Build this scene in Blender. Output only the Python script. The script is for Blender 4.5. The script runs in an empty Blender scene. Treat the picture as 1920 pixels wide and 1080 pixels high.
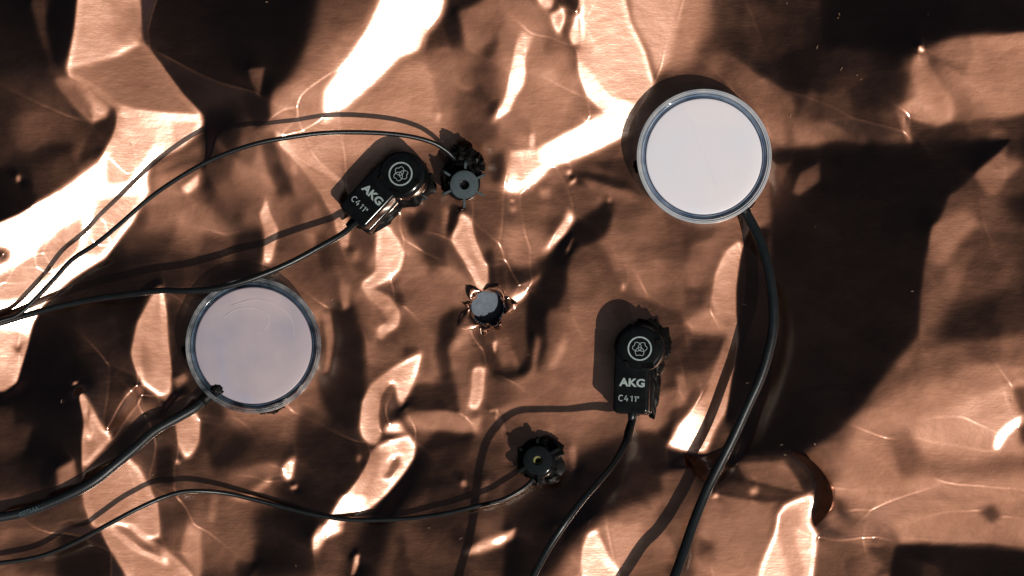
import bpy, bmesh, math, random
import numpy as np
from mathutils import Vector, Matrix, noise
S = bpy.context.scene
COL = S.collection
rnd = random.Random(7)

# ------------------------------------------------------------------ camera, sky, sun, exposure
CAM_H = 60.0                                   # one unit is 100 photo pixels, about 16 mm
cd = bpy.data.cameras.new('camera'); cam = bpy.data.objects.new('camera', cd); COL.objects.link(cam)
cam.location = (0, 0, CAM_H); cd.sensor_width = 36.0; cd.lens = 36.0*CAM_H/19.2; cd.clip_start = 1; cd.clip_end = 1000
S.camera = cam
SUN_X, SUN_Y, SUN_EL = 0.65, -0.76, math.radians(54)
_n = math.hypot(SUN_X, SUN_Y); SUN_X /= _n; SUN_Y /= _n
w = bpy.data.worlds.new("World"); S.world = w; w.use_nodes = True
sky = w.node_tree.nodes.new('ShaderNodeTexSky'); sky.sky_type = 'NISHITA'; sky.sun_disc = False
sky.sun_elevation = SUN_EL; sky.sun_rotation = math.atan2(SUN_X, SUN_Y)
sky.air_density = 0.05; sky.dust_density = 1.1; sky.ozone_density = 1.0
bg = w.node_tree.nodes['Background']; bg.inputs[1].default_value = 0.08
w.node_tree.links.new(sky.outputs[0], bg.inputs[0])
LDIR = Vector((SUN_X*math.cos(SUN_EL), SUN_Y*math.cos(SUN_EL), math.sin(SUN_EL)))
ld = bpy.data.lights.new('sun', 'SUN'); ld.energy = 4.8; ld.angle = math.radians(0.5); ld.color = (1.0, 0.935, 0.85)
sun = bpy.data.objects.new('sun', ld); COL.objects.link(sun); sun.rotation_euler = LDIR.to_track_quat('Z', 'Y').to_euler()
S.view_settings.view_transform = 'Standard'; S.view_settings.look = 'None'; S.view_settings.gamma = 1
S.view_settings.exposure = -0.83

# ------------------------------------------------------------------ relief of the crumpled copper
# (value, blur, points) regions; (value, blur, width, points) creases; photo pixel units. value = tilt code
SH = [
# ---- broad ground tone
(88,60,"430,180 1300,150 1480,420 1420,800 1000,1080 400,1080 250,700"),
(30,45,"-320,-180 560,-180 520,180 390,260 330,180 270,60 150,120 80,140 -320,200"),
(22,25,"275,-60 600,-60 575,60 540,140 480,210 420,190 350,120 290,60"),
(42,12,"380,150 470,150 475,205 445,260 425,345 380,370 378,250"),
(20,8,"480,130 505,125 510,225 480,235 470,180"),
(66,5,"464,128 506,124 500,150 490,185 474,160"),
(48,25,"-100,150 90,165 115,250 70,330 -20,350 -100,300"),
(70,18,"40,200 100,190 110,260 40,300"),
(20,8,"-20,315 30,312 62,345 60,400 -20,430"),
(185,4,"31,325 46,325 48,340 37,350 30,342"),
(75,10,"60,320 150,280 200,240 190,300 120,340 50,385"),
(60,8,"60,0 105,0 100,60 115,130 90,90"),
# bottom-left tones
(45,25,"-320,740 150,740 150,940 60,1000 -320,1000"),
(22,14,"50,720 145,725 155,880 90,860 60,800"),
(55,14,"-20,770 70,760 70,840 -20,850"),
(58,16,"-60,960 170,955 200,1080 -60,1080"),
(85,10,"-10,1000 130,985 100,1015 -10,1030"),
(30,12,"120,1000 185,990 235,1080 110,1080"),
# left mid
(82,22,"280,360 500,340 480,460 300,480 210,510"),
(112,10,"275,390 330,365 370,380 350,410 270,440"),
(52,18,"200,480 440,430 450,520 240,560 60,610"),
(62,10,"300,465 380,450 440,470 430,505 310,510"),
(22,16,"60,605 130,600 150,690 160,800 60,790 20,740"),
(50,18,"130,600 250,580 245,660 270,760 160,800 150,690"),
(85,14,"190,740 280,745 290,790 260,830 220,810"),
(55,18,"370,790 570,775 590,830 550,890 400,880"),
(28,8,"290,845 312,840 316,910 290,905"),
(30,13,"440,430 490,430 495,470 470,530 440,520"),
(45,14,"370,360 470,380 440,440 420,420"),
(60,10,"320,560 345,560 340,720 320,720"),
(30,14,"600,600 650,560 680,620 680,720 670,790 640,800 600,740"),
(32,20,"640,780 680,830 690,880 640,940 560,1010 480,1080 480,960 560,900 580,820"),
(95,20,"370,930 500,900 560,960 470,1080 300,1080 300,950"),
(36,18,"480,960 590,955 585,1080 480,1080"),
(60,12,"290,960 340,950 345,990 300,1010"),
# top middle
(150,22,"500,180 600,130 680,40 640,200 760,250 640,300 540,330 510,240"),
(36,9,"845,-40 930,-60 905,50 875,84 800,90 786,74 815,40"),
(70,20,"845,90 950,40 955,190 900,260 850,230 820,130"),
(45,14,"880,120 930,115 930,190 890,180"),
(40,8,"915,195 950,175 945,200 920,225 905,215"),
(135,18,"920,-20 1020,10 1035,60 990,100 950,90"),
(128,18,"1000,110 1080,90 1085,180 1060,240 1000,270 960,260 960,220"),
(95,10,"1040,120 1085,110 1085,200 1050,240"),
(150,18,"640,215 760,105 800,110 850,220 830,260 640,300 560,280 520,240"),
(175,10,"758,120 800,115 815,170 820,225 780,220"),
(105,12,"810,110 850,110 860,190 830,220"),
(60,12,"870,235 925,230 930,320 900,350 870,300"),
(40,8,"918,300 950,285 945,330 925,345"),
# under the bright Y
(85,14,"1000,350 1090,300 1200,270 1200,420 1060,420 960,390"),
(45,7,"1060,318 1200,330 1240,380 1180,352 1060,342"),
(50,6,"1020,305 1055,302 1050,320 1022,320"),
# upper right
(140,20,"1240,-60 1345,-60 1335,50 1300,120 1240,140"),
(40,16,"1340,-80 1540,-80 1530,150 1500,180 1480,170 1380,110 1340,60"),
(58,8,"1400,20 1420,60 1430,110 1410,90"),
(22,10,"1500,90 1525,140 1520,165 1480,160 1430,110 1470,110"),
(24,18,"1540,-80 2240,-80 2240,60 1800,60 1730,85 1660,100 1560,80"),
(45,12,"1550,80 1660,100 1700,130 1700,190 1620,160 1540,150"),
(95,8,"1345,98 1440,140 1492,178 1476,274 1440,246 1400,170"),
(115,6,"1420,200 1470,215 1474,270 1440,246"),
(80,9,"1520,163 1600,180 1680,200 1700,268 1480,276 1500,200"),
(52,8,"1560,150 1650,140 1680,205 1620,200"),
(108,14,"1725,85 2240,40 2240,230 1790,240 1760,160"),
(68,10,"1740,100 1780,110 1830,150 1810,155"),
(165,8,"1712,100 1735,98 1770,160 1795,205 1785,235 1765,240 1730,225 1690,200 1720,180 1708,130"),
(195,4,"1758,165 1780,175 1792,205 1785,228 1772,220 1775,195"),
(60,8,"1790,238 1930,205 1940,240 1870,262 1730,268"),
(255,2,"1719,86 1727,86 1732,97 1726,101 1720,95"),
(21,15,"1455,286 1700,278 1880,266 1890,290 1770,375 1730,480 1715,620 1560,800 1420,850 1400,640 1460,470"),
(70,6,"1482,360 1500,320 1545,300 1543,340 1500,372"),
(62,10,"1440,300 1500,285 1470,360 1445,330"),
(75,7,"1884,268 1881,365 1930,430 1900,480 1862,520 1800,560 1765,615 1745,640 1722,632 1716,560 1740,455 1768,368"),
(92,8,"1730,560 1790,480 1830,470 1780,560 1745,620 1728,610"),
(88,10,"1765,365 1860,360 1920,440 1860,450 1780,430"),
(40,12,"1880,370 1960,360 1960,445 1900,400"),
(44,18,"1750,640 1800,570 1930,530 1990,600 1930,625 1820,640 1760,650"),
(92,14,"1715,660 1800,640 1900,640 1960,620 1960,720 1720,720"),
(80,10,"1800,640 1880,650 1860,690 1810,680"),
# lower right
(138,20,"1600,790 1700,720 2240,640 2240,1040 1600,1000 1560,900"),
(185,16,"1760,770 1900,700 2000,700 2000,830 1880,850 1720,840 1690,800"),
(105,12,"1700,868 1960,855 1960,890 1740,885"),
(155,10,"1560,900 1960,900 1960,930 1700,925 1560,930"),
(62,10,"1905,790 1960,770 1960,825 1915,825"),
(70,8,"1898,730 1960,720 1960,780 1910,770"),
(20,16,"1390,700 1640,690 1600,760 1560,800 1500,845 1380,850"),
(115,8,"1560,960 1620,965 1660,1015 1600,1008 1545,990"),
(150,8,"1670,985 1720,955 1830,955 1900,985 1960,1000 1960,1025 1690,1018"),
(90,7,"1835,960 1860,945 1880,970 1860,985"),
(150,6,"1600,1012 1660,1024 1600,1030 1535,1010"),
(85,8,"1540,1000 1670,1030 1660,1120 1530,1120"),
(26,6,"1685,1026 1960,1040 1960,1140 1665,1140"),
(50,7,"1700,1035 1760,1060 1800,1120 1740,1120"),
(138,14,"1320,930 1460,935 1450,1010 1420,1140 1290,1140"),
(75,8,"1310,1010 1340,1020 1345,1060 1315,1060"),
# centre
(85,25,"740,320 900,350 1000,380 1100,500 1100,720 900,760 750,660 720,480"),
(60,12,"765,470 830,470 850,540 800,560"),
(34,10,"752,395 800,400 790,440 760,430"),
(130,14,"940,420 1010,430 1040,470 980,500 930,470"),
(120,12,"960,480 1005,465 990,520 960,540"),
(48,10,"955,505 1010,488 1090,465 1080,490 1000,530 960,540"),
(30,8,"1140,372 1150,405 1138,442 1085,470 1066,498 1062,540 1042,572 1020,572 1000,560 1018,520 1030,480 1060,455 1085,420"),
(30,8,"1000,550 1030,560 1020,600 1022,650 1010,690 975,708 925,708 916,692 968,694 992,660 986,615"),
(95,14,"1065,470 1140,440 1280,420 1360,430 1330,540 1280,600 1180,560 1110,600 1060,580"),
(120,14,"1062,500 1090,500 1110,540 1080,570"),
(120,10,"1190,400 1240,400 1290,460 1230,440"),
(115,24,"1040,600 1130,560 1140,720 1120,800 1060,800 1010,740"),
(170,8,"1063,625 1060,660 1042,690 1028,692 1045,655"),
(40,8,"885,572 850,580 822,598 818,660 832,720 850,720 845,660 860,610 890,600"),
(120,10,"845,650 880,620 880,680 870,720 850,700"),
(190,4,"868,622 880,615 876,645 868,640"),
(60,8,"905,650 940,640 960,690 935,695 910,680"),
(150,5,"945,650 960,660 972,685 962,685"),
(38,10,"780,840 830,800 890,812 880,822 830,835 790,860"),
(40,16,"760,860 880,820 950,870 930,900 800,920 740,960 700,1080 640,1080 700,960"),
(75,16,"800,930 960,880 940,960 800,1010 760,1000"),
(30,10,"945,985 1000,960 1010,1080 945,1080"),
(60,9,"850,980 890,975 895,1020 850,1020"),
(36,14,"960,960 1090,850 1180,820 1260,800 1300,870 1240,930 1120,970 1020,1080 980,1080"),
(95,14,"1130,985 1230,930 1320,900 1300,1000 1230,1080 1160,1080"),
(38,8,"780,720 850,720 860,770 780,775 760,750"),
(140,8,"750,780 850,770 890,790 900,815 800,810 760,800"),
(115,20,"960,700 1120,700 1140,780 1060,830 960,800"),
(62,9,"925,780 985,770 1030,800 1040,850 975,860"),
(90,12,"700,690 770,640 780,680 730,720"),
# right of small case
(55,14,"1255,640 1290,640 1290,760 1260,800 1240,790"),
(150,8,"1282,600 1340,575 1350,600 1362,625 1290,622"),
(44,10,"1368,630 1335,626 1292,640 1278,672 1288,712 1312,706 1345,688 1360,655"),
(75,10,"1270,700 1320,700 1310,740 1270,790"),
(85,14,"1290,430 1380,430 1340,500 1330,560 1280,590"),
(22,8,"1390,455 1440,430 1430,560 1430,680 1400,760 1370,800 1384,640 1384,540"),
# second pass: softer folds and small creases
(140,4,"283,320 300,305 340,290 372,276 374,284 340,300 300,322"),
(85,10,"452,238 500,246 505,290 470,330 455,290"),
(40,8,"490,268 515,262 540,330 552,368 522,368 505,320"),
(95,14,"535,370 630,380 640,440 560,470 530,430"),
(125,5,"395,925 410,930 400,985 388,978"),
(145,6,"830,388 846,398 842,440 830,442"),
(38,5,"846,383 868,392 862,415 848,446 838,432"),
(140,6,"952,556 985,526 1016,505 1012,520 985,546 962,562"),
(42,4,"907,476 922,470 926,500 931,542 915,542 908,505"),
(62,5,"930,500 945,505 948,546 934,548"),
(180,5,"870,614 883,622 878,642 862,656 846,669 842,655 858,634"),
(50,8,"885,622 912,622 915,680 890,682"),
(120,8,"922,628 950,630 958,680 935,686"),
(170,4,"668,850 679,855 674,873 665,866"),
(36,6,"752,760 800,768 862,776 862,764 800,750 762,744"),
(34,8,"792,838 890,812 892,822 800,856 775,900 752,905 770,868"),
(66,12,"800,850 950,830 955,880 860,910 800,900"),
(135,4,"902,918 912,897 917,905 907,946"),
(48,6,"1032,980 1055,985 1058,1015 1040,1022"),
(70,10,"1190,560 1250,560 1290,600 1250,610 1200,590"),
(120,14,"1160,480 1230,470 1260,540 1190,550"),
(45,7,"760,640 790,650 770,700 745,720"),
(120,10,"690,640 740,640 760,660 720,690 690,690"),
(150,6,"640,520 660,540 655,580 640,590"),
(40,9,"715,500 745,515 760,560 740,570 720,545"),
(105,12,"760,520 840,500 880,540 840,580 780,600"),
(130,8,"1000,620 1018,640 1005,700 985,725 970,720 990,690"),
(95,9,"1230,900 1300,880 1310,930 1250,960"),
(125,7,"560,400 590,380 610,420 590,470 570,450"),
(60,8,"590,440 640,440 650,500 610,510"),
(140,8,"100,880 150,850 152,910 110,930"),
(35,7,"210,830 250,790 300,770 310,800 260,830 225,860"),
(115,9,"230,760 290,752 300,775 250,800"),
(38,8,"380,830 430,800 470,840 430,870 390,870"),
(110,9,"420,890 520,870 530,895 450,915"),
(130,5,"1240,20 1250,0 1262,60 1250,110 1238,120"),
(105,8,"860,20 930,-10 950,60 900,100 870,90"),
(52,6,"1110,300 1190,290 1230,345 1200,350 1150,325"),
(140,7,"1085,330 1130,345 1180,365 1200,385 1150,370 1100,352"),
(128,10,"1300,460 1350,450 1345,500 1310,540 1295,510"),
(60,8,"1290,540 1330,530 1325,570 1290,580"),
(120,8,"1480,215 1560,225 1620,262 1500,268"),
(150,7,"1830,80 1960,60 1960,90 1850,105"),
(140,9,"1800,180 1930,170 1940,205 1830,225"),
(120,9,"1740,420 1790,400 1830,430 1790,480 1750,500"),
(130,8,"1780,700 1850,680 1930,690 1930,715 1830,730"),
(102,10,"1660,830 1700,810 1740,870 1700,900"),
(150,6,"1600,925 1700,935 1800,940 1900,930 1900,940 1780,952 1640,945"),
# ---- bright facets (codes above 255 = turned past the sun)
(322,2,"162,-60 268,-60 266,50 268,80 222,106 176,122 133,132 148,60"),
(385,3,"133,130 222,106 268,80 300,120 340,175 383,220 300,215 250,209 222,200 180,168 140,146"),
(365,7,"215,0 262,10 262,40 240,80 225,85 215,50"),
(262,2,"222,201 250,211 383,221 378,245 345,275 330,285 310,292 285,305 277,335 280,362 215,362 110,362 150,330 190,300 212,268 226,235"),
(300,5,"228,215 262,222 295,262 280,290 240,345 200,350 200,300 218,262"),
(255,4,"262,220 305,220 320,245 300,258 280,240"),
(285,4,"315,225 375,226 360,255 325,275 322,245"),
(205,6,"110,150 140,150 212,205 206,225 180,236 150,205"),
(95,6,"110,150 150,160 180,200 178,232 140,200"),
(45,6,"182,234 205,222 216,200 222,215 216,250 195,290 150,310"),
(258,5,"110,360 280,356 250,410 195,485 130,526 75,576 60,608 28,720 -30,740 -320,740 -320,470 -30,430 40,400"),
(295,6,"180,370 268,362 240,415 190,478 150,480 170,420"),
(205,8,"110,430 160,400 150,470 90,520 40,560 -10,570 -10,520 60,480"),
(90,8,"-30,455 20,462 18,485 -10,500 -30,500"),
(228,6,"-320,600 40,620 50,640 25,715 -320,735"),
(80,3,"22,650 40,640 32,665"),
(254,4,"355,338 375,320 372,350 350,365 335,352"),
(150,6,"300,330 350,310 375,318 330,345 285,352"),
(255,9,"742,-60 845,-60 832,28 800,62 790,96 750,110 735,126 700,160 650,202 606,216 608,172 640,126 682,62"),
(255,6,"605,215 636,213 625,245 605,248"),
(190,10,"560,245 640,215 640,250 575,290 545,270"),
(385,2,"515,246 555,284 600,310 642,342 650,395 640,430 625,395 600,350 560,300 530,272"),
(170,7,"525,240 600,235 640,260 640,335 590,300 545,275"),
(255,4,"974,68 985,110 986,135 985,155 968,182 955,212 930,226 920,232 938,195 948,170 955,138 965,95"),
(230,5,"975,60 1000,70 985,110 970,100"),
(300,2,"1003,-40 1010,4 1028,19 1036,16 1036,-40"),
(55,4,"1040,-40 1085,-40 1075,12 1052,12 1038,25"),
(300,3,"1032,24 1043,26 1055,13 1060,36 1048,68 1038,46"),
(125,3,"1064,40 1078,20 1082,40 1070,60 1060,65"),
(255,3,"1066,66 1083,18 1088,84 1074,84"),
(292,4,"1086,-60 1160,-60 1182,40 1212,95 1228,152 1200,198 1150,195 1120,170 1090,125"),
(256,6,"1084,80 1092,118 1140,180 1195,196 1190,214 1140,216 1100,180 1085,140"),
(208,9,"1164,-60 1285,-60 1270,50 1258,110 1232,148 1216,95 1188,45"),
(255,8,"1198,196 1194,246 1100,292 1030,318 1012,340 968,366 942,358 955,312 958,282 1002,278 1072,240 1130,208"),
(255,3,"994,248 1000,250 1005,275 994,275"),
(225,10,"950,285 1010,280 1020,310 970,350"),
(255,2.5,"1062,317 1073,318 1071,328 1064,326"),
(255,2.5,"1072,338 1082,330 1081,340 1066,348"),
(300,2,"497,366 503,402 519,432 510,470 506,492 494,494 499,440 488,406"),
(255,3,"484,396 502,396 504,412 490,408"),
(285,2.5,"700,418 725,424 745,450 757,475 750,505 730,526 696,540 675,536 681,527 705,510 704,480 708,440"),
(285,2.5,"675,536 697,541 728,558 748,590 745,613 724,621 728,600 716,580 692,556"),
(255,4,"706,612 724,605 740,615 722,628 715,642 706,634"),
(200,6,"722,575 740,580 740,610 725,605"),
(335,2,"863,398 880,410 884,440 898,478 912,500 913,530 902,548 895,530 882,500 860,468 847,445 862,418"),
(255,4,"1064,388 1078,408 1060,440 1030,468 1018,472 1042,438 1060,412"),
(255,3,"946,566 986,543 990,549 976,565 952,575"),
(255,2,"958,372 964,372 963,380 958,378"),
(235,3,"956,388 966,386 966,396 958,398"),
(250,2.5,"1139,372 1147,368 1149,378 1142,379"),
(205,3,"1168,535 1174,530 1172,545 1166,545"),
(290,2.5,"791,660 781,698 766,735 750,764 744,742 741,722 724,718 708,740 704,780 710,815 704,836 682,824 675,805 680,755 698,722 722,702 748,682"),
(100,5,"726,726 738,722 742,748 740,765 722,768 718,750"),
(255,4,"722,800 748,790 760,815 735,812 720,812"),
(285,3,"706,838 735,828 764,818 776,836 775,860 756,890 724,928 690,956 648,972 604,1008 590,1040 586,1010 618,978 640,940 672,902 692,868"),
(345,5,"708,848 718,850 716,880 695,920 680,930 692,890"),
(120,6,"730,862 750,855 755,878 735,905 715,900"),
(255,6,"640,930 690,935 670,960 630,975 610,985"),
(262,4,"600,990 640,985 640,1000 606,1010 594,1030 597,1060 588,1030 590,1008"),
(255,3,"665,1042 674,1038 672,1060 663,1080 658,1080"),
(310,2.5,"886,690 908,690 906,720 903,752 890,773 880,764 886,730"),
(245,4,"883,785 902,780 898,815 892,815"),
(255,1.6,3,"919,772 932,772 930,784 938,792 946,810"),
(215,4,"1076,835 1080,860 1078,888 1074,880 1068,845"),
(240,4,"866,1040 900,1016 940,1002 974,984 962,1014 920,1032 890,1040"),
(255,3,"922,1016 942,1006 950,1010 935,1025"),
(275,3,"1090,1140 1092,1030 1102,1000 1130,985 1120,1000 1140,1040 1160,1062 1165,1140"),
(165,12,"1130,985 1200,968 1220,1000 1180,1060 1150,1050"),
(298,2,"1391,450 1398,456 1387,492 1383,540 1383,600 1386,640 1377,700 1364,770 1340,812 1326,850 1290,848 1252,838 1292,780 1330,738 1350,690 1368,632 1351,600 1339,560 1345,512 1366,470"),
(340,3,"1368,590 1378,600 1380,645 1372,700 1362,700 1370,635 1362,600"),
(255,8,"1270,800 1325,770 1320,830 1290,845 1258,838"),
# fold in the lower right
(45,3,"1285,850 1340,860 1480,854 1530,893 1525,930 1440,938 1340,925 1312,900"),
(105,5,"1380,870 1470,860 1500,900 1510,925 1400,900"),
(64,3,"1330,925 1380,900 1510,928 1440,942"),
(200,4,"1355,865 1360,880 1340,905 1345,880"),
(12,3,"1480,850 1532,878 1558,915 1560,950 1528,985 1522,960 1530,925 1526,895"),
(278,3,"1470,948 1490,938 1525,925 1530,942 1520,980 1533,1000 1532,1040 1520,1140 1415,1140 1430,1060 1455,1000"),
(330,4,"1462,960 1500,955 1505,980 1490,1000 1512,1080 1490,1100 1470,1040 1460,1000"),
(255,5,"1912,778 1882,794 1862,818 1858,840 1870,842 1886,815 1908,795"),
(150,4,"1680,200 1700,220 1714,268 1706,268 1690,225"),
(255,2,"1339,928 1345,925 1350,935 1335,935"),
# lower left facets
(365,2.5,"148,728 160,740 175,770 192,803 210,820 182,850 158,880 157,830 162,790"),
(90,3,"165,745 172,770 174,810 168,828 164,790"),
(350,6,"160,885 236,856 262,885 290,950 296,1010 270,1010 220,990 176,986 160,930"),
(360,8,"190,985 240,985 300,1030 355,1080 380,1140 270,1140 205,1020"),
(110,7,"205,985 240,985 300,1030 320,1060 270,1040 220,1005"),
(160,6,"350,985 375,995 378,1060 372,1100 340,1040"),
(350,2.5,"325,780 356,770 368,790 366,830 358,848 346,862 337,840 333,800"),
(250,2,"328,864 336,864 334,872 328,872"),
(345,2.5,"286,556 302,534 306,580 309,640 315,700 314,738 300,745 265,718 248,662 260,604"),
(390,5,"262,640 275,650 282,690 275,700 262,680"),
(200,6,"350,745 362,742 368,765 345,775"),
(165,7,"425,930 470,930 508,900 505,915 470,945"),
(330,2,"532,875 551,855 547,880 544,900 537,902 529,890"),
(220,2.5,"540,915 556,908 558,918 545,922"),
(210,3,"300,740 310,742 310,752 300,750"),
(200,5,"-30,700 20,705 22,722 5,735 -30,735"),
# third pass: small glints
(195,2.5,"131,723 136,713 147,713 151,722 143,725"),
(120,6,"235,735 255,728 268,750 250,770 236,760"),
(150,4,"318,712 345,701 352,712 330,730"),
(112,4,"603,590 620,585 627,640 616,700 600,705 611,650"),
(290,2,"628,420 645,408 653,430 650,472 640,456"),
(195,3,"655,470 673,468 675,490 660,492"),
(125,4,"1268,700 1280,705 1286,726 1275,736"),
(100,3,4,"1464,560 1461,650 1446,740 1412,836"),
(255,2,"925,640 931,640 930,660 926,660"),
(210,4,"700,470 706,472 700,500 690,505"),
(230,3,"820,205 828,215 822,232 816,222"),
(200,3,"545,300 560,312 556,330 544,318"),
(225,3,"1060,470 1075,440 1078,446 1064,478"),
(200,4,"1180,700 1188,690 1190,715 1182,720"),
(215,3,"1405,920 1420,912 1424,926 1410,930"),
(225,3,"590,1000 600,985 606,992 596,1010"),
(235,3,"862,905 872,900 876,912 866,916"),
(190,5,"1010,350 1030,352 1035,372 1015,368"),
(215,3,"20,640 34,628 40,640 28,655"),
]
X0,Y0,WPX,HPX = -320,-180,2560,1440     # sheet patch in photo px
SUN=(0.65,-0.76,54.0); CAMH=60.0
FLAT=((1320,293,112),(474,648,112),(1205,680,30),(755,345,30),(1205,730,30),(715,385,30))
NU0=.02
def blur1(a,s,ax):
    if s<.3: return a
    r=int(3*s)+1; k=np.exp(-.5*(np.arange(-r,r+1)/s)**2); k/=k.sum()
    pad=[(0,0),(0,0)]; pad[ax]=(r,r); b=np.pad(a,pad,mode='edge'); o=np.zeros_like(a)
    n=a.shape[ax]
    for i,w in enumerate(k):
        o+=w*(b[i:i+n] if ax==0 else b[:,i:i+n])
    return o
def blur(a,s):
    if s>8:                                   # large blurs at half size steps
        for _ in range(3):
            r=max(1,int(round(s*0.98)));
            for ax in (0,1):
                pad=[(0,0),(0,0)]; pad[ax]=(r+1,r); c=np.cumsum(np.pad(a,pad,mode='edge'),axis=ax)
                n=a.shape[ax]; a=((c[2*r+1:2*r+1+n]-c[:n]) if ax==0 else (c[:,2*r+1:2*r+1+n]-c[:,:n]))/(2*r+1)
        return a
    return blur1(blur1(a,s,0),s,1)
def raster(pts,gx,gy):
    m=np.zeros(gx.shape,bool); n=len(pts)
    for i in range(n):
        x1,y1=pts[i]; x2,y2=pts[(i+1)%n]
        if y1==y2: continue
        c=((y1>gy)!=(y2>gy)); m^=c&(gx<(x2-x1)*(gy-y1)/(y2-y1)+x1)
    return m.astype(float)
def seg(pts,gx,gy,w):
    d=np.full(gx.shape,1e9)
    for (x1,y1),(x2,y2) in zip(pts[:-1],pts[1:]):
        l=(x2-x1)**2+(y2-y1)**2; t=np.clip(((gx-x1)*(x2-x1)+(gy-y1)*(y2-y1))/l,0,1)
        d=np.minimum(d,np.hypot(gx-x1-t*(x2-x1),gy-y1-t*(y2-y1)))
    return np.clip(w/2+.5-d,0,1)
def P(s): return [tuple(map(float,q.split(','))) for q in s.split()]
def fnoise(ny,nx,px,beta,lo,hi,rng):
    f=np.hypot(*np.meshgrid(np.fft.fftfreq(nx,px),np.fft.fftfreq(ny,px)))
    a=np.where((f>1/hi)&(f<1/lo),1/np.maximum(f,1e-9)**beta,0)
    r=np.fft.ifft2(np.fft.fft2(rng.standard_normal((ny,nx)))*a).real
    return r/r.std()
def target(SH,px):
    nx,ny=int(WPX/px),int(HPX/px)
    gx,gy=np.meshgrid(X0+(np.arange(nx)+.5)*px,Y0+(np.arange(ny)+.5)*px)
    rng=np.random.default_rng(4)
    nz=fnoise(288,512,5,1.6,60,700,rng)
    T=70+0*gx; T+=22*np.kron(nz,np.ones((ny//288,nx//512))) if px<5 else 22*nz
    T=np.interp(np.clip(T,20,140),KV,KT)
    T0=T; fine=fnoise(288,512,5,1.2,16,90,rng); fine=np.kron(fine,np.ones((ny//288,nx//512))) if px<5 else fine
    wp=[8*fnoise(288,512,5,1.5,55,300,rng) for _ in range(2)]
    if px<5: wp=[blur(np.kron(q,np.ones((ny//288,nx//512))),1.5) for q in wp]
    for s in SH:
        v=s[0]; v=v if v>170 else max(12,112+(v-112)*1.14)
        b=s[1]*(.62 if s[1]>4 else 1); b=max(b,MINB) if v>258 else b; pts=P(s[-1]); t=np.interp(v,KV,KT); w=s[2] if len(s)==4 else 0
        xs=[p[0] for p in pts]; ys=[p[1] for p in pts]; m=3.2*b+w+px*2
        i0=max(0,int((min(xs)-m-X0)/px)); i1=min(nx,int((max(xs)+m-X0)/px)+2)
        j0=max(0,int((min(ys)-m-Y0)/px)); j1=min(ny,int((max(ys)+m-Y0)/px)+2)
        if i1<=i0 or j1<=j0: continue
        sx,sy=gx[j0:j1,i0:i1],gy[j0:j1,i0:i1]
        k=.5*min(1.,max(0.,(s[1]-3)/6)) if v<175 and s[1]<13 else 0          # soft folds get wandering outlines
        if k>0: sx=sx+k*wp[0][j0:j1,i0:i1]; sy=sy+k*wp[1][j0:j1,i0:i1]
        if w: a=seg(pts,sx,sy,max(w,px))
        else:
            a=0
            for ox in (-.25,.25):
                for oy in (-.25,.25): a=a+.25*raster(pts,sx+ox*px,sy+oy*px)
        a=blur(a,b/px); T[j0:j1,i0:i1]=T[j0:j1,i0:i1]*(1-a)+t*a
    # small flat facets with creases between them, as in any crumpled foil
    wob=[fnoise(288,512,5,1.5,40,260,rng) for _ in range(2)]
    if px<5: wob=[np.kron(q,np.ones((ny//288,nx//512))) for q in wob]
    U=gx+22*blur(wob[0],8/px); W=gy+22*blur(wob[1],8/px); det=0*gx
    for cell,st,amp,bl in ((140,2.4,FAC[0],10),(58,2.2,FAC[1],4)):
        # lattice with jitter, leaning like the main folds
        ca,sa=math.cos(math.radians(62)),math.sin(math.radians(62))
        A=(U*ca-W*sa)/(cell*st); B=(U*sa+W*ca)/cell*1.0
        best=np.full(gx.shape,1e9); val=np.zeros(gx.shape); ia,ib=np.floor(A).astype(int),np.floor(B).astype(int)
        jit=rng.random((64,64,2)); lev=rng.standard_normal((64,64))
        for da in (-1,0,1):
            for db in (-1,0,1):
                i=(ia+da)%64; j=(ib+db)%64
                d=(ia+da+jit[i,j,0]-A)**2*st*st+(ib+db+jit[i,j,1]-B)**2
                m=d<best; best=np.where(m,d,best); val=np.where(m,lev[i,j],val)
        det=det+amp*blur(val,bl/px)
    keep=1/(1+np.exp((T-.04)/.03))
    return T+.008*blur(fine,6/px)+det*keep,gx,gy
# reflectance model (two GGX lobes + flat sky term)
LOBES=((0.210,1,(0.02831,0.10595,0.16736)),(0.250,1,(0.22386,0.12106,0.02696)),(0.470,0,(0.22343,0.09080,0.04618)),(0.550,0,(0.05051,0.02978,0.01962)))
SKY=np.array((0.01057,0.00913,0.01117)); EXPO=2**-.83*1.15
LUMW=np.array((.3,.59,.11))
el=math.radians(SUN[2]); _n=math.hypot(SUN[0],SUN[1]); LV=np.array([SUN[0]/_n*math.cos(el),SUN[1]/_n*math.cos(el),math.sin(el)])
SD=LV[:2]/_n*_n/np.hypot(LV[0],LV[1])
def shade(zx,zy,H,rgb=False):
    n2=1+zx*zx+zy*zy; nh2=(H[2]-H[0]*zx-H[1]*zy)**2/n2
    L=0
    for r,g,c in LOBES:
        a2=r**4
        D=1/(math.pi*(nh2*(a2-1)+1)**2)*a2 if g else np.exp(-(1/np.maximum(nh2,.02)-1)/a2)/(math.pi*a2*nh2**2)
        L=L+(D[...,None]*np.array(c) if rgb else D*float(np.dot(c,LUMW)))
    L=L+(SKY if rgb else float(SKY@LUMW))
    k=np.exp(.75*(np.clip(-zx*SD[0]-zy*SD[1],-.8,1)-.33))*EXPO
    return L*(k[...,None] if rgb else k)
def halfvec(gx,gy):
    wx,wy=(gx-960)/100,(540-gy)/100
    V=np.stack([-wx,-wy,CAMH+0*wx]); V/=np.sqrt((V**2).sum(0)); H=V+LV[:,None,None]; return H/np.sqrt((H**2).sum(0))
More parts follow.
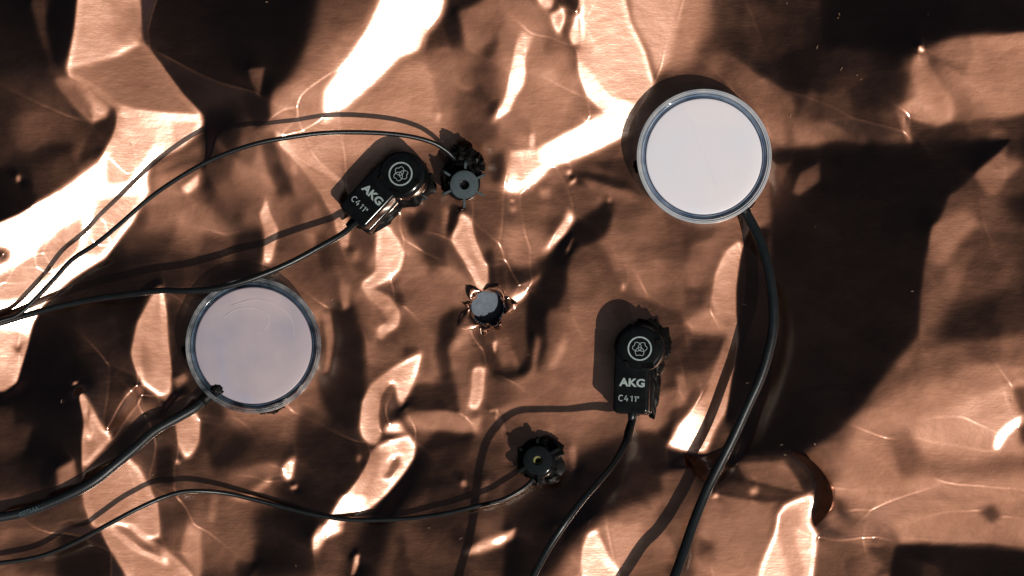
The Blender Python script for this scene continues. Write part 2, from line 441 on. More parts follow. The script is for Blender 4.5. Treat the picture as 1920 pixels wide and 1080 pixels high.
MU=.06; MUL=.0; MUQL=.16; MUQ=.05; UPC=-14; FAC=(.062,.04); WB=2.0; MINB=4.5; 
def knots():
    """tilt toward the sun for each tone code, from the reflectance model"""
    t=np.linspace(-.72,1.1,1500); H=halfvec(np.array([[960.]]),np.array([[540.]]))[:,0,0]
    c=np.clip(shade(-t*SD[0],-t*SD[1],H,True),0,1); c=np.where(c<.0031308,c*12.92,1.055*c**(1/2.4)-.055)*255
    lum=c@LUMW; L=shade(-t*SD[0],-t*SD[1],H); ip=int(L.argmax())
    kv=[10,20,30,40,50,60,70,80,90,100,110,120,135,150,170,190,210,225,240,248]; lo=lum[:ip]; hi=lum[ip:]
    kt=[float(np.interp(v,lo,t[:ip])) for v in kv]; kt[0]=-.70
    k2=[268,275,285,295,305,315,325,335,345,360,375,390,405]
    up=[float(np.interp(-(510-v)+UPC,-hi,t[ip:])) for v in k2]
    return kv+[256]+k2, kt+[float(t[ip])]+up
def comp(L): return np.sqrt(L/(L+.25))
KV,KT=knots()
def solve(SH,px,h0=None,iters=60,lam=.6,lr=.2,nu=2e-4):
    T,gx,gy=target(SH,px); ny,nx=T.shape; d=px/100
    H=halfvec(gx,gy); H0=halfvec(np.array([[960.]]),np.array([[540.]]))
    sh=-(H[:2]/H[2]-H0[:2]/H0[2])            # peak slope shift (dz/dx, dz/dy)
    # wanted gradient: leaning T toward the sun
    wx=-T*SD[0]+sh[0]; wy=-T*SD[1]+sh[1]
    kx=np.fft.fftfreq(nx,d)*2*math.pi; ky=-np.fft.fftfreq(ny,d)*2*math.pi   # y up
    KX,KY=np.meshgrid(kx,ky)
    ks=KX*SD[0]+KY*SD[1]; kc=-KX*SD[1]+KY*SD[0]; k2=KX**2+KY**2
    f2=np.fft.fft2; i2=lambda a:np.fft.ifft2(a).real
    gs=wx*SD[0]+wy*SD[1]
    if h0 is None:
        gc=(-wx*SD[1]+wy*SD[0])
        Fh=(-1j*ks*f2(gs)-1j*kc*lam*f2(gc))/(ks**2+lam*kc**2+.15+1e-5*k2**2); Fh[0,0]=0
        h=i2(Fh)
    else: h=h0
    Lt=shade(wx,wy,H); Ct=comp(Lt)
    rx=lambda a:(np.roll(a,-1,1)-np.roll(a,1,1))/(2*d); ry=lambda a:(np.roll(a,1,0)-np.roll(a,-1,0))/(2*d)
    inside=((gx>-20)&(gx<1940)&(gy>-20)&(gy<1100)).astype(float)
    mu=MU+MUL/(1+np.exp((T-.17)/.03))
    muq=MUQ+MUQL/(1+np.exp((T-.17)/.03))
    for cx,cy,r in FLAT:
        m=1/(1+np.exp((np.hypot(gx-cx,gy-cy)-r)/3.)); inside*=1-m; mu+=.6*m; wx*=1-m; wy*=1-m
    WT=1+WB*np.clip((Ct-.80)/.08,0,1)
    e=1e-3; hist=[]
    nus=nu*np.ones(iters) if h0 is not None else np.geomspace(NU0,nu,iters)
    for it in range(iters):
        nu=nus[it]
        zx,zy=rx(h),ry(h); C=comp(shade(zx,zy,H)); r=(C-Ct)*inside; r=r*WT
        dx=(comp(shade(zx+e,zy,H))-C)/e; dy=(comp(shade(zx,zy+e,H))-C)/e
        # pull toward the wanted slopes too, softly
        qq=muq*(-(zx-wx)*SD[1]+(zy-wy)*SD[0])
        gxr=r*dx-qq*SD[1]+mu*((zx-wx)*SD[0]+(zy-wy)*SD[1])*SD[0]; gyr=r*dy+qq*SD[0]+mu*((zx-wx)*SD[0]+(zy-wy)*SD[1])*SD[1]
        G=-(rx(gxr)+ry(gyr))                    # adjoint of gradient
        step=i2((f2(G)+(nu*k2**2+.01)*f2(h))/(k2+.5+2*nu*k2**2)); hist.append(float((r**2).mean()))
        h=h-lr*step
    return h,gx,gy,T,hist,H
def up2(h):
    ny,nx=h.shape
    F=np.fft.fft2(h); G=np.zeros((ny*2,nx*2),complex); y,x=ny//2,nx//2
    G[:y,:x]=F[:y,:x]; G[-y:,:x]=F[-y:,:x]; G[:y,-x:]=F[:y,-x:]; G[-y:,-x:]=F[-y:,-x:]
    # half sample shift (cell centres)
    fy=np.fft.fftfreq(ny*2)*1; fx=np.fft.fftfreq(nx*2)
    G*=np.exp(-2j*math.pi*(fy[:,None]*.5+fx[None,:]*.5))
    return np.fft.ifft2(G).real*4
SH_H, _gx, _gy, _, _, _ = solve(SH, 5, None, 450, nu=1e-4)
SH_H, _gx, _gy, _, _, _ = solve(SH, 2.5, up2(SH_H), 50, nu=1e-5)
DPX = 2.5; NY, NX = SH_H.shape
def hz(px, py):
    i = min(max(int((px-X0)/DPX), 0), NX-1); j = min(max(int((py-Y0)/DPX), 0), NY-1); return float(SH_H[j, i])
def hmax(px, py, r):
    i0, i1 = int((px-r-X0)/DPX), int((px+r-X0)/DPX); j0, j1 = int((py-r-Y0)/DPX), int((py+r-Y0)/DPX)
    return float(np.percentile(SH_H[j0:j1, i0:i1], 92))
def at(px, py, z):
    k = 1-z/CAM_H; return Vector(((px-960)/100*k, (540-py)/100*k, z))

# ------------------------------------------------------------------ object helpers
def tag(o, label=None, cat=None, group=None, kind=None):
    if label: o['label'] = label
    if cat: o['category'] = cat
    if group: o['group'] = group
    if kind: o['kind'] = kind
    return o
def thing(name, loc, label, cat, rz=0.0, group=None):
    o = bpy.data.objects.new(name, None); COL.objects.link(o); o.location = loc; o.rotation_euler = (0, 0, rz)
    o.empty_display_size = .2
    return tag(o, label, cat, group)
def part(name, verts, faces, mat, parent=None, smooth=True, loc=None, angle=None):
    me = bpy.data.meshes.new(name); me.from_pydata([tuple(v) for v in verts], [], faces); me.update()
    bm = bmesh.new(); bm.from_mesh(me); bmesh.ops.recalc_face_normals(bm, faces=bm.faces); bm.to_mesh(me); bm.free()
    me.materials.append(mat)
    if smooth:
        me.shade_smooth() if angle is None else me.set_sharp_from_angle(angle=angle)
        for p in me.polygons: p.use_smooth = True
    o = bpy.data.objects.new(name, me); COL.objects.link(o)
    if parent: o.parent = parent
    if loc is not None: o.location = loc
    return o
def lathe(prof, n=96, closed=False):
    V, F = [], []; m = len(prof)
    for i in range(n):
        a = 2*math.pi*i/n
        for r, z in prof: V.append((r*math.cos(a), r*math.sin(a), z))
    for i in range(n):
        j = (i+1) % n
        for k in range(m if closed else m-1):
            l = (k+1) % m; F.append((i*m+k, j*m+k, j*m+l, i*m+l))
    return V, F
def disc_lathe(prof, n=96):
    """profile that starts and ends on the axis: capped with fans"""
    V, F = lathe(prof, n); m = len(prof)
    V.append((0, 0, prof[0][1])); a = len(V)-1; V.append((0, 0, prof[-1][1])); b = len(V)-1
    for i in range(n):
        j = (i+1) % n; F.append((a, j*m, i*m)); F.append((b, i*m+m-1, j*m+m-1))
    return V, F
def inset(pts, d):
    n = len(pts); out = []
    for i in range(n):
        p0, p1, p2 = Vector(pts[i-1]), Vector(pts[i]), Vector(pts[(i+1) % n])
        e1 = (p1-p0).normalized(); e2 = (p2-p1).normalized(); nn = Vector((-(e1+e2).y, (e1+e2).x))
        if nn.length < 1e-6: nn = Vector((-e1.y, e1.x))
        nn.normalize(); c = max(.5, nn.dot(Vector((-e1.y, e1.x)))); out.append(p1+nn*(d/c))
    return out
def slab(pts, z0, z1, bev, steps=4, bot=0.0):
    """counter-clockwise outline extruded with a rounded upper edge"""
    rings = [([Vector(p) for p in (inset(pts, bot) if bot else pts)], z0)]
    for k in range(steps+1):
        a = math.pi/2*k/steps; rings.append((inset(pts, bev*(1-math.cos(a))), z1-bev+bev*math.sin(a)))
    n = len(pts); V, F = [], []
    for r, z in rings: V += [(p.x, p.y, z) for p in r]
    for k in range(len(rings)-1):
        for i in range(n):
            j = (i+1) % n; F.append((k*n+i, k*n+j, (k+1)*n+j, (k+1)*n+i))
    F.append(tuple(range(n-1, -1, -1))); F.append(tuple((len(rings)-1)*n+i for i in range(n)))
    return V, F
def tube(pts, rad, n=12, cap=True):
    V, F = [], []; N = len(pts); up = Vector((0, 0, 1))
    for i, p in enumerate(pts):
        t = (pts[min(i+1, N-1)]-pts[max(i-1, 0)]).normalized(); s = t.cross(up)
        s = s.normalized() if s.length > 1e-4 else Vector((1, 0, 0)); u = s.cross(t)
        r = rad[i] if hasattr(rad, '__len__') else rad
        for k in range(n):
            a = 2*math.pi*k/n; V.append(p+(s*math.cos(a)+u*math.sin(a))*r)
    for i in range(N-1):
        for k in range(n):
            l = (k+1) % n; F.append((i*n+k, i*n+l, (i+1)*n+l, (i+1)*n+k))
    if cap: F += [tuple(range(n)), tuple((N-1)*n+k for k in range(n-1, -1, -1))]
    return V, F
def spline(P, sub=8):
    out = []; P = [P[0]*2-P[1]]+list(P)+[P[-1]*2-P[-2]]
    for i in range(1, len(P)-2):
        for k in range(sub):
            t = k/sub; a, b, c, d = P[i-1], P[i], P[i+1], P[i+2]
            out.append(.5*((2*b)+(c-a)*t+(2*a-5*b+4*c-d)*t*t+(3*b-a-3*c+d)*t**3))
    out.append(P[-2]); return out
def lump(rx, ry, rz, amp, seed, freq=2.2, n=26, flat=True, facet=0.0):
    V, F = [], []; m = n//2
    for j in range(m+1):
        th = math.pi*j/m
        for i in range(n):
            ph = 2*math.pi*i/n; d = Vector((math.sin(th)*math.cos(ph), math.sin(th)*math.sin(ph), math.cos(th)))
            q = d*freq+Vector((seed*7.3, seed*3.1, seed))
            k = 1+amp*noise.noise(q)+amp*.55*noise.noise(q*2.3)+facet*noise.cell(q*1.7)
            z = d.z*rz*k
            V.append((d.x*rx*k, d.y*ry*k, z*(.35 if z < 0 else 1)))
    for j in range(m):
        for i in range(n):
            l = (i+1) % n; F.append((j*n+i, j*n+l, (j+1)*n+l, (j+1)*n+i))
    return V, F
def ribbon(pts, wd, z, closed=True, th=.012):
    V, F = [], []; n = len(pts)
    for i in range(n):
        p0 = pts[i-1] if closed or i else pts[0]; p2 = pts[(i+1) % n] if closed or i < n-1 else pts[-1]
        t = (Vector(p2)-Vector(p0)).normalized(); s = Vector((-t.y, t.x))*wd/2; p = Vector(pts[i])
        for q, zz in ((p-s, z-th), (p+s, z-th), (p+s, z), (p-s, z)): V.append((q.x, q.y, zz))
    for i in range(n if closed else n-1):
        j = (i+1) % n
        for k in range(4):
            l = (k+1) % 4; F.append((i*4+k, j*4+k, j*4+l, i*4+l))
    return V, F
def lettering(name, txt, size, mat, parent, loc, rz=0.0, bold=0.0, sx=1.0, rx=0.0, ry=0.0):
    cu = bpy.data.curves.new(name, 'FONT'); cu.body = txt; cu.size = size; cu.align_x = 'CENTER'; cu.align_y = 'CENTER'
    cu.extrude = .004; cu.offset = bold; cu.resolution_u = 3
    t = bpy.data.objects.new(name, cu); COL.objects.link(t); dg = bpy.context.evaluated_depsgraph_get()
    me = bpy.data.meshes.new_from_object(t.evaluated_get(dg)); bpy.data.objects.remove(t); me.name = name
    me.transform(Matrix.Diagonal((sx, 1, 1, 1))); me.materials.clear(); me.materials.append(mat)
    o = bpy.data.objects.new(name, me); COL.objects.link(o); o.parent = parent; o.location = loc; o.rotation_euler = (rx, ry, rz)
    return o

# ------------------------------------------------------------------ materials
def mat(name):
    m = bpy.data.materials.new(name); m.use_nodes = True; return m, m.node_tree, m.node_tree.nodes['Principled BSDF']
def N(t, typ, **kw):
    n = t.nodes.new(typ)
    for k, v in kw.items(): setattr(n, k, v)
    return n
def ntex(t, scale, detail=4, sx=1, sy=1, sz=1, rough=.5):
    c = N(t, 'ShaderNodeTexCoord'); mp = N(t, 'ShaderNodeMapping'); mp.inputs['Scale'].default_value = (sx, sy, sz)
    n = N(t, 'ShaderNodeTexNoise'); n.inputs['Scale'].default_value = scale; n.inputs['Detail'].default_value = detail; n.inputs['Roughness'].default_value = rough
    t.links.new(c.outputs['Object'], mp.inputs[0]); t.links.new(mp.outputs[0], n.inputs['Vector']); return n.outputs[0]
def ramp(t, src, a, b, ca=(0, 0, 0, 1), cb=(1, 1, 1, 1)):
    r = N(t, 'ShaderNodeValToRGB'); e = r.color_ramp.elements; e[0].position = a; e[1].position = b; e[0].color = ca; e[1].color = cb
    t.links.new(src, r.inputs[0]); return r.outputs[0]
def math_(t, op, a, b):
    n = N(t, 'ShaderNodeMath', operation=op)
    for i, q in enumerate((a, b)):
        if isinstance(q, (int, float)): n.inputs[i].default_value = q
        else: t.links.new(q, n.inputs[i])
    return n.outputs[0]
def mixc(t, f, a, b):
    n = N(t, 'ShaderNodeMix', data_type='RGBA')
    for i, q in ((0, f), (6, a), (7, b)):
        if isinstance(q, (tuple, list)): n.inputs[i].default_value = q
        elif isinstance(q, (int, float)): n.inputs[i].default_value = q
        else: t.links.new(q, n.inputs[i])
    return n.outputs[2]
def copper_material():
    m = bpy.data.materials.new('rolled_copper'); m.use_nodes = True; t = m.node_tree; t.nodes.clear()
    out = N(t, 'ShaderNodeOutputMaterial'); mx = N(t, 'ShaderNodeMixShader')
    grain = ntex(t, 1.0, 5, 3.2, 26, 1, .7)              # rolling marks run along x
    cloud = ntex(t, .9, 6, 1, 1.6, 1, .62); blot = ntex(t, 2.3, 5, 1, 1, 1, .6); fleck = ntex(t, 26, 2, 1, 1, 1, .5)
    g = ramp(t, grain, .25, .75)
    def tone(lo, hi, ox, gr):
        base = mixc(t, ramp(t, cloud, .3, .72), lo, hi)
        base = mixc(t, math_(t, 'MULTIPLY', ramp(t, blot, .60, .78), .45), base, ox)                 # oxide stains
        base = mixc(t, math_(t, 'MULTIPLY', ramp(t, fleck, .70, .76), .5), base, (.07, .04, .03, 1))  # specks
        return mixc(t, math_(t, 'MULTIPLY', g, .28), base, gr)
    sheen = tone((.55, .462, .392, 1), (.67, .570, .495, 1), (.30, .19, .12, 1), (.40, .28, .21, 1))
    body = tone((.46, .184, .098, 1), (.59, .247, .137, 1), (.22, .10, .05, 1), (.33, .14, .085, 1))
    bump = N(t, 'ShaderNodeBump'); bump.inputs['Strength'].default_value = .12; bump.inputs['Distance'].default_value = .008
    t.links.new(grain, bump.inputs['Height'])
    b2 = N(t, 'ShaderNodeBump'); b2.inputs['Strength'].default_value = .12; b2.inputs['Distance'].default_value = .03
    t.links.new(ntex(t, 3.5, 5, 1, 1.5, 1, .55), b2.inputs['Height']); t.links.new(bump.outputs[0], b2.inputs['Normal'])
    mx.inputs[0].default_value = .36
    for i, (r, dr, c) in enumerate(((.155, .04, sheen), (.44, .06, body))):
        p = N(t, 'ShaderNodeBsdfAnisotropic', distribution=('GGX', 'BECKMANN')[i]); t.links.new(c, p.inputs['Color'])
        t.links.new(math_(t, 'ADD', math_(t, 'MULTIPLY', cloud, dr), r), p.inputs['Roughness'])
        t.links.new(b2.outputs[0], p.inputs['Normal']); t.links.new(p.outputs[0], mx.inputs[1+i])
    t.links.new(mx.outputs[0], out.inputs[0]); return m
COPPER = copper_material()
def plastic(name, col, rough, spec=.5, bump=0.0, coat=0.0, bs=20):
    m, t, p = mat(name); p.inputs['Base Color'].default_value = (*col, 1); p.inputs['Specular IOR Level'].default_value = spec
    n = ntex(t, bs, 4); t.links.new(math_(t, 'ADD', math_(t, 'MULTIPLY', n, .12), rough-.06), p.inputs['Roughness'])
    c = mixc(t, ramp(t, ntex(t, bs*.3, 5), .35, .75), (*col, 1), (*[min(1, q*1.35+.002) for q in col], 1)); t.links.new(c, p.inputs['Base Color'])
    if coat: p.inputs['Coat Weight'].default_value = coat; p.inputs['Coat Roughness'].default_value = .06
    if bump:
        b = N(t, 'ShaderNodeBump'); b.inputs['Strength'].default_value = bump; b.inputs['Distance'].default_value = .02
        t.links.new(n, b.inputs['Height']); t.links.new(b.outputs[0], p.inputs['Normal'])
    return m
GLOSS = plastic('black_gloss_plastic', (.006, .007, .008), .16, .5)
PUTTY = plastic('black_putty', (.004, .004, .004), .46, .22, .5, 0, 9)
CABLE = plastic('black_cable_sheath', (.007, .010, .012), .34, .5, .1)
CABLE2 = plastic('thick_cable_sheath', (.009, .013, .016), .40, .5, .1)
KNOB_LIT = plastic('sunlit_matt_plastic', (.055, .075, .085), .75, .25, .4, 0, 60)  # lighter base colour stands for a face turned to the sun
KNOB_SHADED = plastic('shaded_matt_plastic', (.007, .010, .012), .8, .12, .4, 0, 60)  # same plastic, base darkened for a face turned from the sun
INK = plastic('grey_print', (.34, .42, .42), .6, .3, 0, 0, 60)
FAINT = plastic('faint_print', (.06, .10, .12), .6, .3)
LINER = plastic('pale_yellow_lining', (.20, .20, .08), .6, .3)
SLATE = plastic('slate_blue_stopper', (.165, .195, .24), .7, .3, .6, 0, 30)
DUST = plastic('dust_fibres', (.5, .38, .28), .7, .3)
def clear(name, tint, tint2, see, rough):  # both tints paint reflections into the base colour
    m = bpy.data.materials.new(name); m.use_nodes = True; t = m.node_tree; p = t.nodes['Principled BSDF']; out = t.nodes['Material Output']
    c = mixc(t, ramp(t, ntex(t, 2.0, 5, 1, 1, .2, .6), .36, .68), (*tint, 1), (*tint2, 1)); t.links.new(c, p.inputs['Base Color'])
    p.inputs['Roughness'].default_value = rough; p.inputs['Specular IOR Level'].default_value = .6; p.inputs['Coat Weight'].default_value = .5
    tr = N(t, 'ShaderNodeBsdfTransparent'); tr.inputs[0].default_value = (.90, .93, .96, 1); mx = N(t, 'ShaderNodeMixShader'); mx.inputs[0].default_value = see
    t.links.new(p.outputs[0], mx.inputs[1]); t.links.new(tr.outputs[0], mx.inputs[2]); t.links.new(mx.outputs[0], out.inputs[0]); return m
RIM = clear('clear_plastic', (.70, .77, .86), (1., 1., 1.), .24, .06)  # bluish white painted in for reflected sky and the pale filling
GROOVE = clear('sky_reflection_blue', (.17, .25, .40), (.52, .62, .76), .25, .10)  # blue is the sky's reflection, painted as base colour
RIM2 = clear('dim_clear_plastic', (.05, .08, .12), (.95, .98, 1.), .52, .06)  # dark base with white streaks painted in as glassy reflections
GROOVE2 = clear('dim_sky_reflection_blue', (.015, .025, .04), (.24, .34, .48), .40, .10)  # darker version, reflected sky blue again put into the base colour
NAVY = plastic('navy_edge', (.03, .045, .09), .3, .5)
def wax(name, col, tint2, blue, scale):
    m, t, p = mat(name)
    c = mixc(t, ramp(t, ntex(t, scale, 4), .3, .75), (*col, 1), (*tint2, 1))
    c = mixc(t, math_(t, 'MULTIPLY', ramp(t, ntex(t, scale*1.3, 2, 1, 1, 3), .58, .78), .5), c, (*blue, 1))
    t.links.new(c, p.inputs['Base Color']); p.inputs['Roughness'].default_value = .42; p.inputs['Specular IOR Level'].default_value = .35
    b = N(t, 'ShaderNodeBump'); b.inputs['Strength'].default_value = .1; b.inputs['Distance'].default_value = .02
    t.links.new(ntex(t, 2.5, 5), b.inputs['Height']); t.links.new(b.outputs[0], p.inputs['Normal']); return m
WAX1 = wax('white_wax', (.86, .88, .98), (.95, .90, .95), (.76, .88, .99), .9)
WAX2 = wax('dimmed_greyish_wax', (.41, .38, .46), (.60, .50, .53), (.27, .41, .64), .95)  # translucent grey, darkened further in place of a tilt from the sun

# ------------------------------------------------------------------ ground and copper sheet
gm, gt, gp = mat('dull_ground'); gp.inputs['Roughness'].default_value = .9
gt.links.new(ramp(gt, ntex(gt, .5, 6), .3, .7, (.045, .04, .035, 1), (.08, .07, .06, 1)), gp.inputs['Base Color'])
g = part('ground', [(-200, -200, -1.6), (200, -200, -1.6), (200, 200, -1.6), (-200, 200, -1.6)], [(0, 1, 2, 3)], gm); tag(g, kind='structure')
HX, HY, HR = 915, 578, 34
sheet = thing('copper_sheet', (0, 0, 0), 'crumpled brown copper sheet with a torn hole in the middle, under everything', 'copper sheet')
def build_sheet():
    X = (_gx-960)/100; Y = (540-_gy)/100
    co = np.stack([X, Y, SH_H], -1).reshape(-1, 3)
    idx = np.arange(NX*NY).reshape(NY, NX)
    q = np.stack([idx[1:, :-1], idx[1:, 1:], idx[:-1, 1:], idx[:-1, :-1]], -1).reshape(-1, 4)
    # torn hole with an uneven edge
    ang = np.arctan2(_gy-HY, _gx-HX); rr = np.hypot(_gx-HX, _gy-HY)
    hole = (rr < HR+2.2*np.sin(6*ang+1)+1.5*np.sin(11*ang)).reshape(-1)
    q = q[~hole[q].all(1)]
    me = bpy.data.meshes.new('sheet_metal'); me.vertices.add(len(co)); me.vertices.foreach_set('co', co.astype(np.float32).ravel())
    me.loops.add(q.size); me.loops.foreach_set('vertex_index', q.astype(np.int32).ravel())
    me.polygons.add(len(q)); me.polygons.foreach_set('loop_start', np.arange(0, q.size, 4, dtype=np.int32)); me.polygons.foreach_set('loop_total', np.full(len(q), 4, np.int32))
    me.update(calc_edges=True); me.validate(); me.shade_smooth(); me.materials.append(COPPER)
    o = bpy.data.objects.new('sheet_metal', me); COL.objects.link(o); o.parent = sheet
build_sheet()
# copper torn up round the hole: curled flaps, each its own piece
hole_z = hmax(HX, HY, 40)
def flap(a0, a1, out, rise, seed):
    V, F = [], []; nu, nv = 7, 7; r = random.Random(seed)
    jag = [r.uniform(.9, 1.1) for _ in range(nu)]
    for th in (0, -.02):
        for i in range(nu):
            a = math.radians(a0+(a1-a0)*i/(nu-1)); e = (1-abs(2*i/(nu-1)-1))**.9
            for j in range(nv):
                t = j/(nv-1); rad = HR/100*(.99+.03*math.sin(i*2))+out*(.12+1.0*e)*jag[i]*(t**1.5)*.9
                z = rise*math.sin(t*2.3)*(.4+.6*e)*jag[i]+.02*math.sin(i*3+j)
                V.append((rad*math.cos(a), -rad*math.sin(a), z+th))
    n = nu*nv
    for i in range(nu-1):
        for j in range(nv-1):
            p = i*nv+j; F.append((p, p+1, p+nv+1, p+nv)); F.append((n+p, n+p+nv, n+p+nv+1, n+p+1))
    def edge(l):
        for p, q in zip(l[:-1], l[1:]): F.append((p, q, n+q, n+p))
    edge([j for j in range(nv)]); edge([(nu-1)*nv+j for j in range(nv)]); edge([i*nv for i in range(nu)]); edge([i*nv+nv-1 for i in range(nu)])
    k = at(HX, HY, hole_z)
    part('torn_flap', V, F, COPPER, sheet, True, (k.x, k.y, hole_z+.015), math.radians(50))
for a in ((118, 178, .36, .055, 1), (82, 116, .20, .05, 2), (44, 80, .14, .14, 3), (-36, 18, .22, .03, 5), (258, 332, .17, .05, 6), (204, 248, .26, .07, 7), (180, 200, .14, .04, 8)): flap(*a)
# sharply turned-up folds in the lower right: thin lips that lean over their own crease
def fold(A, B, H, seed):
    n = 26; r = random.Random(seed)
    def along(P):
        q = spline([Vector((x, y, 0)) for x, y in P], 12); return [q[round(i*(len(q)-1)/(n-1))] for i in range(n)]
    a, b = along(A), along(B); V, F = [], []; ts = [0, .12, .28, .45, .62, .78, .9, 1]
    for i in range(n):
        e = math.sin(math.pi*min(max(i/(n-1), .0), 1))**.6*(1+.08*math.sin(i*1.3+seed))
        d = (b[i]-a[i]); L = max(d.length, 1e-3)
        for t in ts:
            p = a[i]+d*t; z = hz(a[i].x, a[i].y)*(1-t)+hz(b[i].x, b[i].y)*t
            V.append(at(p.x, p.y, z+.012+H*e*(t**1.5)))
        for back, f in ((1.5, .93), (7, .5), (10, -.1)):
            p = b[i]-d/L*min(back, L*.8); V.append(at(p.x, p.y, hz(p.x, p.y)+.006+H*e*f))
    m = len(ts)+3
    for i in range(n-1):
        for j in range(m-1): F.append((i*m+j, i*m+j+1, (i+1)*m+j+1, (i+1)*m+j))
    part('turned_up_fold', V, F, COPPER, sheet, True, None, math.radians(60))
fold([(1482, 852), (1506, 868), (1523, 888), (1528, 910), (1527, 938), (1522, 962), (1526, 984)], [(1486, 847), (1520, 862), (1546, 890), (1560, 920), (1560, 946), (1548, 968), (1530, 988)], .48, 1)
fold([(1290, 850), (1310, 858), (1330, 872), (1340, 890)], [(1284, 852), (1298, 872), (1312, 892), (1330, 908)], .26, 3)
k = at(HX-2, HY-3, hole_z)
st = thing('stopper', (k.x, k.y, hole_z-.75), 'round slate blue stopper showing through the torn hole in the copper', 'stopper')
V, F = disc_lathe([(.30, 0), (.30, .46), (.295, .475), (.15, .478)], 72); part('stopper_face', V, F, SLATE, st, True, None, math.radians(40))
V, F = lathe([(.345, 0), (.345, .69), (.335, .71), (.318, .71), (.306, .69), (.303, 0)], 72, True); part('stopper_rim', V, F, plastic('dark_slate_rim', (.022, .034, .055), .75, .2), st, True, None, math.radians(40))

# ------------------------------------------------------------------ cables
def cable(name, parent, pts, rad, material, heights_abs=False, nudge=0.0):
    """pts: (px, py, height above the sheet)"""
    P_ = []
    for px, py, h in pts:
        z = h if heights_abs else hz(min(max(px, -300), 2220), min(max(py, -160), 1240))+h
        P_.append((px, py, z))
    # smooth heights so the cable stays springy
    zs = [p[2] for p in P_]
    for _ in range(3): zs = [zs[0]]+[.25*zs[i-1]+.5*zs[i]+.25*zs[i+1] for i in range(1, len(zs)-1)]+[zs[-1]]
    C = spline([at(p[0], p[1], z) for p, z in zip(P_, zs)], 8)
    if hasattr(rad, '__len__'):
        n = len(C); rad = [float(np.interp(i/(n-1), np.linspace(0, 1, len(rad)), rad)) for i in range(n)]
    inv = parent.matrix_basis.inverted()
    V, F = tube(C, rad, 14); o = part(name, [inv @ v for v in V], F, material, parent)
    return o, C, inv

# ------------------------------------------------------------------ round dishes
def dish(px, py, label, waxm, rim, groove, base, cab, crad, feet, seed, swirl):
    z0 = hmax(px, py, 110)+base; k = at(px, py, z0+.55)
    d = thing('wax_filled_dish', (k.x, k.y, z0), label, 'dish', 0, 'wax filled dishes')
    # outer wall with a stepped lip, then the gutter between wall and filling, then the filling
    V, F = lathe([(1.225, 0), (1.235, .02), (1.235, .36), (1.262, .40), (1.268, .50), (1.258, .54), (1.247, .545), (1.240, .52), (1.232, .545), (1.222, .55), (1.212, .515), (1.204, .50), (1.197, .525), (1.188, .53), (1.181, .50), (1.18, .40), (1.18, .05)], 128, True)
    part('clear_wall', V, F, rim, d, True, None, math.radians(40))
    V, F = lathe([(1.178, .06), (1.178, .44), (1.165, .475), (1.15, .47), (1.14, .43), (1.128, .42), (1.118, .45), (1.109, .455), (1.104, .44), (1.104, .06)], 128, True)
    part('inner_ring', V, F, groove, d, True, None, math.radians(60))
    V, F = lathe([(1.102, .06), (1.102, .45), (1.096, .462), (1.0905, .45), (1.0905, .06)], 128, True); part('seal_line', V, F, NAVY, d, True, None, math.radians(50))
    V, F = disc_lathe([(1.09, .02), (1.09, .44), (1.085, .462), (1.06, .468), (.9, .474), (.6, .478), (.3, .48), (.05, .48)], 96)
    part('wax_filling', V, F, waxm, d, True)
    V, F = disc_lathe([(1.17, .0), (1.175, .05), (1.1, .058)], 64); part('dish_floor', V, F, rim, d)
    for i, (fx, fy, r) in enumerate(feet):
        V, F = lump(r, r*.8, .26, .35, seed+i); part('putty_foot', V, F, PUTTY, d, True, ((fx-px)/100, (py-fy)/100, -.05), )
    o, C, inv = cable('cable', d, cab, crad, CABLE2)
    # joint where the cable leaves the dish
    c0 = C[0]; dr = (C[3]-C[0]).normalized()
    V, F = tube([c0-dr*.12, c0-dr*.02, c0+dr*.10, c0+dr*.2], [crad*1.3, crad*1.35, crad*1.2, crad*1.02], 14)
    part('cable_joint', [inv @ v for v in V], F, PUTTY, d)
    return d, C, inv
DT = .55
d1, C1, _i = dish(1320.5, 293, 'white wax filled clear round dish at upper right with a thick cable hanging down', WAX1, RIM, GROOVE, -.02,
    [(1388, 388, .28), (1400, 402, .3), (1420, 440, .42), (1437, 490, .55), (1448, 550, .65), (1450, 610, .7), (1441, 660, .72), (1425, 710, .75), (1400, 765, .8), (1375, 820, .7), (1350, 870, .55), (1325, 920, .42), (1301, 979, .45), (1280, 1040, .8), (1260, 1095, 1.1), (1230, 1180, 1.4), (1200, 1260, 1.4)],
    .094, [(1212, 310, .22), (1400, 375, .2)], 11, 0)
V, F = ribbon([Vector((-.38+.62*t+.012*math.sin(9*t), .90-1.55*t+.09*math.sin(3*t))) for t in [i/30 for i in range(31)]], .006, .4835, False, .003)
part('hairline', V, F, plastic('hairline_mark', (.72, .69, .76), .6), d1, False)
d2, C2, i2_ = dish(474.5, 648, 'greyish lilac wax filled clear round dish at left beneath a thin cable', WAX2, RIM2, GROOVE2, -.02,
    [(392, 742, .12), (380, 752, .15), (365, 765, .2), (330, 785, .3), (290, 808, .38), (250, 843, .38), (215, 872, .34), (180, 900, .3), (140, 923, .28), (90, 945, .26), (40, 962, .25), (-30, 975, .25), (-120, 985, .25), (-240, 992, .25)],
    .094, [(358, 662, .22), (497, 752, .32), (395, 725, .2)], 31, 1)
V, F = lump(.11, .09, .05, .4, 5); part('black_chip', V, F, PUTTY, d2, True, (-.68, -.83, .478))
for arc in ([(-.55, .52), (-.3, .68), (0, .70), (.22, .62), (.30, .48), (.22, .30), (.08, .22)], [(-.4, .75), (0, .86), (.4, .78), (.7, .5), (.75, .2)]):
    pp = spline([Vector((x, y, 0)) for x, y in arc], 8)
    V, F = ribbon([Vector((p.x, p.y)) for p in pp], .014, .4835, False, .003); part('swirl', V, F, plastic('pale_swirl', (.53, .48, .53), .5), d2, False)
